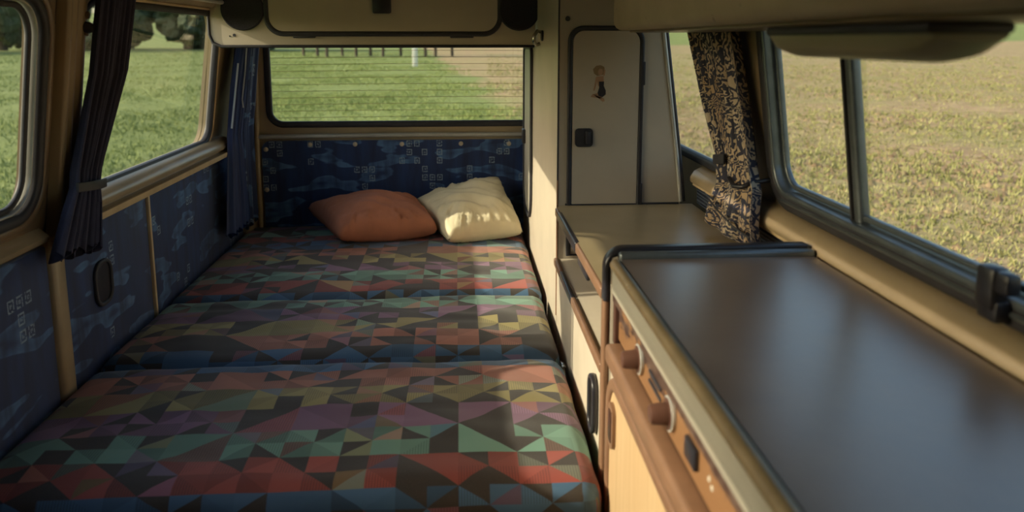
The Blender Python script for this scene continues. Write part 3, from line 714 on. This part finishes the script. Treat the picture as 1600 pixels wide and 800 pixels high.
# pin-up style sticker: seated figure in a dark swimsuit
def sticker():
    bm = bmesh.new(); X0, Z0 = .354, 1.075; sc = .00285
    def poly(pts, mi, w=0):
        a = [bm.verts.new((X0+p[0]*sc, WY-.0084-w, Z0+p[1]*sc)) for p in pts]
        b = [bm.verts.new((X0+p[0]*sc, WY-.0078, Z0+p[1]*sc)) for p in pts]
        fs = [bm.faces.new(a), bm.faces.new(b[::-1])]
        for i in range(len(a)): fs.append(bm.faces.new((a[i], b[i], b[(i+1) % len(a)], a[(i+1) % len(a)])))
        for f in fs: f.material_index = mi
    poly([(-5, 14), (-6, 18), (-3, 21), (1, 21.5), (4, 20), (5, 16), (3, 13), (-2, 12)], 1)            # hair
    poly([(-1, 13), (-1.6, 16), (0, 18.5), (2.4, 18), (3, 15), (1.5, 12.6)], 0, .0003)                 # face
    poly([(-2.6, 11.5), (3.6, 12), (4, 6), (3.5, 3), (-1.2, 3), (-2.2, 7)], 0)                         # shoulders, back
    poly([(-3.4, 11), (-2, 11.2), (-2.5, 5), (-4.2, -1), (-5.5, -1), (-4.2, 5)], 0, .0002)             # arm
    poly([(3.2, 12), (4.6, 12.4), (5.2, 17), (3.8, 18.4), (3.6, 15)], 0, .0002)                        # raised arm
    poly([(-.6, 7), (4.1, 7), (4, 3), (5.8, -1), (5.8, -4.5), (3, -6.8), (-.5, -6), (-1.6, -3), (-.2, 1.5)], 2, .0004)  # swimsuit
    poly([(-1.5, -3.2), (-6, -4.2), (-8, -6.6), (-4, -7.4), (1, -7.2), (4.4, -8), (5, -10.5), (3, -11), (.5, -8.6), (3, -6.2), (0, -5)], 0, .0002)  # folded legs
    return from_bm('sticker', bm, [M['skin'], M['hair'], M['suit']], dr)
tag(sticker(), 'small sticker of a seated figure in a dark swimsuit')
for z in (1.115, .80): box('door_hinge', (.463, WY-.010, z-.03), (.472, WY, z+.03), M['black'], wd, .002)
lathe('screw_cap', (.272, WY, 1.252), (0, -1, 0), [(0, .007), (.003, .006), (.0035, .001)], M['black'], wd, 12)
# small door in the bed side of the wardrobe
ms = lambda a, b, w: (.25-w, a, b)
sd = plate('side_door', rrect(2.70, 2.985, .575, 1.165, (.09, .03, .03, .09)), [], ms, 0, .004, M['white_enamel'], wd)
sweep('side_door_seal', [ms(a, b, .004) for a, b in rrect(2.692, 2.993, .567, 1.173, (.098, .03, .03, .098))], rsec(.014, .012), (-1, 0, 0), M['black'], sd)
box('side_door_latch', (.234, 2.93, .81), (.246, 2.975, .865), M['black_gloss'], sd, .004)
hk = empty('coat_hook'); tag(hk, 'small chrome hook at the top of the wardrobe side', 'hook')
lathe('hook_base', (.249, 2.36, 1.212), (-1, 0, 0), [(0, .016), (.005, .016), (.007, .012)], M['black_gloss'], hk, 16)
tube('hook_loop', [(.244, 2.36, 1.222), (.232, 2.355, 1.226), (.222, 2.35, 1.212), (.221, 2.35, 1.194), (.229, 2.355, 1.184), (.239, 2.36, 1.188)], .0055, M['chrome'], hk, 10)

# ------------------------------------------------------------------ low cabinet behind the kitchen
cb = empty('low_cabinet'); tag(cb, 'low cream cabinet with open shelf between wardrobe and kitchen', 'cabinet')
box('side_panel', (.25, 1.292, .02), (.264, WY-.005, .618), M['cream'], cb, .001)
box('shelf', (.252, 1.292, .618), (.575, WY-.005, .630), M['cream'], cb, .001)
box('back_panel', (.50, 1.292, .631), (.51, WY-.005, .752), M['cream'], cb, .001)
def edge_strip(name, x, y0, y1, z, mat, par, w=.012, h=.020): return box(name, (x-w/2, y0, z-h/2), (x+w/2, y1, z+h/2), mat, par, .004, 3)
edge_strip('shelf_edge', .247, 1.296, 1.66, .624, M['brown'], cb); edge_strip('shelf_grip', .247, 1.661, 1.86, .624, M['black_gloss'], cb); edge_strip('shelf_edge', .247, 1.861, WY-.006, .624, M['brown'], cb)
ov = sweep('oval_handle', [(.243, a, b) for a, b in rrect(1.345, 1.395, .47, .575, .024)], rsec(.010, .012), (-1, 0, 0), M['black_gloss'], cb)
wt = empty('worktop'); tag(wt, 'tan laminate worktop of the low cabinet before the wardrobe', 'worktop')
plate('top', rrect(.247, .606, 1.292, WY-.004, (0, .0, .03, 0)), [], lambda a, b, w: (a, b, .752+w), 0, .022, M['top'], wt)
tube('rear_joint', [(.27, WY-.006, .776), (.57, WY-.006, .776)], .003, M['black'], wt, 6)
edge_strip('edge', .2455, 1.296, 1.60, .763, M['brown'], wt, .010, .022); edge_strip('finger_grip', .2455, 1.601, 1.90, .763, M['black_gloss'], wt, .012, .024); edge_strip('edge', .2455, 1.901, 1.955, .763, M['brown'], wt, .010, .022)
box('grip_pad', (.243, 1.46, .733), (.251, 1.58, .751), M['black_gloss'], wt, .003)

# ------------------------------------------------------------------ kitchen unit
kt = empty('kitchen_unit'); tag(kt, 'brown and oak kitchen unit with knobs under the dark lid', 'kitchen unit')
box('end_board', (.252, 1.262, .02), (.592, 1.288, .838), M['cream'], kt, .001)
arc = [(.236+.030-.030*math.cos(math.radians(a)), .829+.026*math.sin(math.radians(a))) for a in range(0, 91, 10)]
ep = lambda pts: [(x, 1.275, z) for x, z in pts]
sweep('end_edging_black', ep([(.246, .76), (.246, .80)]+[(.246+.030-.030*math.cos(math.radians(a)), .818+.030*math.sin(math.radians(a))) for a in range(0, 91, 10)]+[(.35, .848), (.45, .848), (.592, .848)]), rsec(.011, .026), (0, 1, 0), M['black_gloss'], kt, closed=False)
sweep('end_edging_brown', ep([(.246, .02), (.246, .3), (.246, .759)]), rsec(.011, .026), (0, 1, 0), M['brown'], kt, closed=False)
box('rail', (.262, 1.240, .828), (.596, 1.258, .850), M['alu'], kt, .005, 3)
fz = box('control_panel', (.262, .10, .700), (.28, 1.26, .788), M['fascia'], kt, .003)
box('fascia_top', (.252, .10, .766), (.2615, 1.245, .782), M['fascia'], kt, .002)
box('ledge', (.238, .10, .664), (.275, 1.235, .698), M['brown'], kt, .008, 3)
box('niche', (.256, 1.236, .690), (.270, 1.259, .765), M['brown_dark'], kt, .001)
box('front_panel', (.254, .10, .03), (.27, 1.258, .663), M['cream'], kt, .001)
for y in (1.075, .905, .56):
    kb = lathe('knob', (.2615, y, .735), (-1, 0, 0), [(0, .020), (.003, .021), (.006, .020), (.006, .0145), (.024, .013), (.028, .011), (.029, .004)], M['knob'], kt, 28)
    lathe('knob_skirt', (.2610, y, .735), (-1, 0, 0), [(.0, .0225), (.004, .0225), (.0045, .0215)], M['silver'], kb, 28)
for z in (.728, .742): box('vent_slot', (.2595, .955, z-.0025), (.2625, 1.02, z+.0025), M['black'], kt, .0008)
box('switch', (.2555, .79, .722), (.2625, .83, .748), M['black_gloss'], kt, .002)
for y in (.755, .745, .655): lathe('paint_chip', (.2618, y, .735+.01*math.sin(y*50)), (-1, 0, 0), [(0, .004), (.0008, .003)], M['cream'], kt, 7)
do = plate('door', rrect(.42, 1.218, .06, .640, .055), [], lambda a, b, w: (.254-w, a, b), 0, .008, M['oak'], kt)
sweep('door_frame', [(.249, a, b) for a, b in rrect(.412, 1.226, .052, .648, .062)], rsec(.022, .016), (-1, 0, 0), M['brown'], do)
plate('handle', rrect(1.165, 1.205, .535, .612, .018), [], lambda a, b, w: (.246-w, a, b), 0, .006, M['brown'], do)
box('handle_recess', (.2385, 1.174, .548), (.2405, 1.196, .60), M['brown_dark'], do, .0008)
ld = plate('lid', rrect(.262, .592, .08, 1.238, .004), [], lambda a, b, w: (a, b, .812+w), 0, .028, M['lid'], kt)
tube('front_edge', [(.254, .08, .832), (.254, .6, .832), (.254, 1.236, .832)], .010, M['brass_edge'], ld, 12)
box('front_skirt', (.2485, .08, .784), (.2615, 1.236, .828), M['white_enamel'], ld, .002)
# faint embossed script on the lid edge
pts = [(.2463, 1.125-.0035*i, .834+.0022*math.sin(i*1.9)+(.002 if i % 4 == 0 else 0)) for i in range(18)]
tube('script_badge', pts, .0011, M['white_enamel'], ld, 5)

# ------------------------------------------------------------------ overhead locker on the right and lamp
oh = empty('roof_locker'); tag(oh, 'worn beige roof locker above the kitchen windows', 'locker')
bm = bmesh.new(); bm_box(bm, (.36, .25, 1.221), (.585, 1.86, 1.495), .022, 4); auto(from_bm('body', bm, M['worn'], oh))
box('bottom_strip', (.39, .27, 1.216), (.575, 1.80, 1.222), M['paint_dark'], oh, .002)
lp = empty('lamp'); tag(lp, 'long frosted fluorescent lamp under the roof locker', 'lamp')
box('housing', (.39, .64, 1.205), (.47, .99, 1.2155), M['black'], lp, .004)
def lamp_lens():
    bm = bmesh.new(); R = []
    for i in range(15):
        t = i/14; y = .64+.35*t; e = min(1, min(t, 1-t)*9)**.5; h = .006+.020*e; w = .034+.006*e
        R.append([bm.verts.new((.43+w*math.cos(math.radians(a)), y, 1.205-h*math.sin(math.radians(a))**.6)) for a in range(0, 181, 15)])
    for A, B in zip(R, R[1:]):
        for j in range(len(A)-1): bm.faces.new((A[j], A[j+1], B[j+1], B[j]))
        bm.faces.new((A[-1], A[0], B[0], B[-1]))
    bm.faces.new(R[0]); bm.faces.new(R[-1]); return auto(from_bm('lens', bm, M['lens'], lp), 50)
lamp_lens()
box('switch', (.392, .70, 1.196), (.40, .74, 1.206), M['black_gloss'], lp, .002)
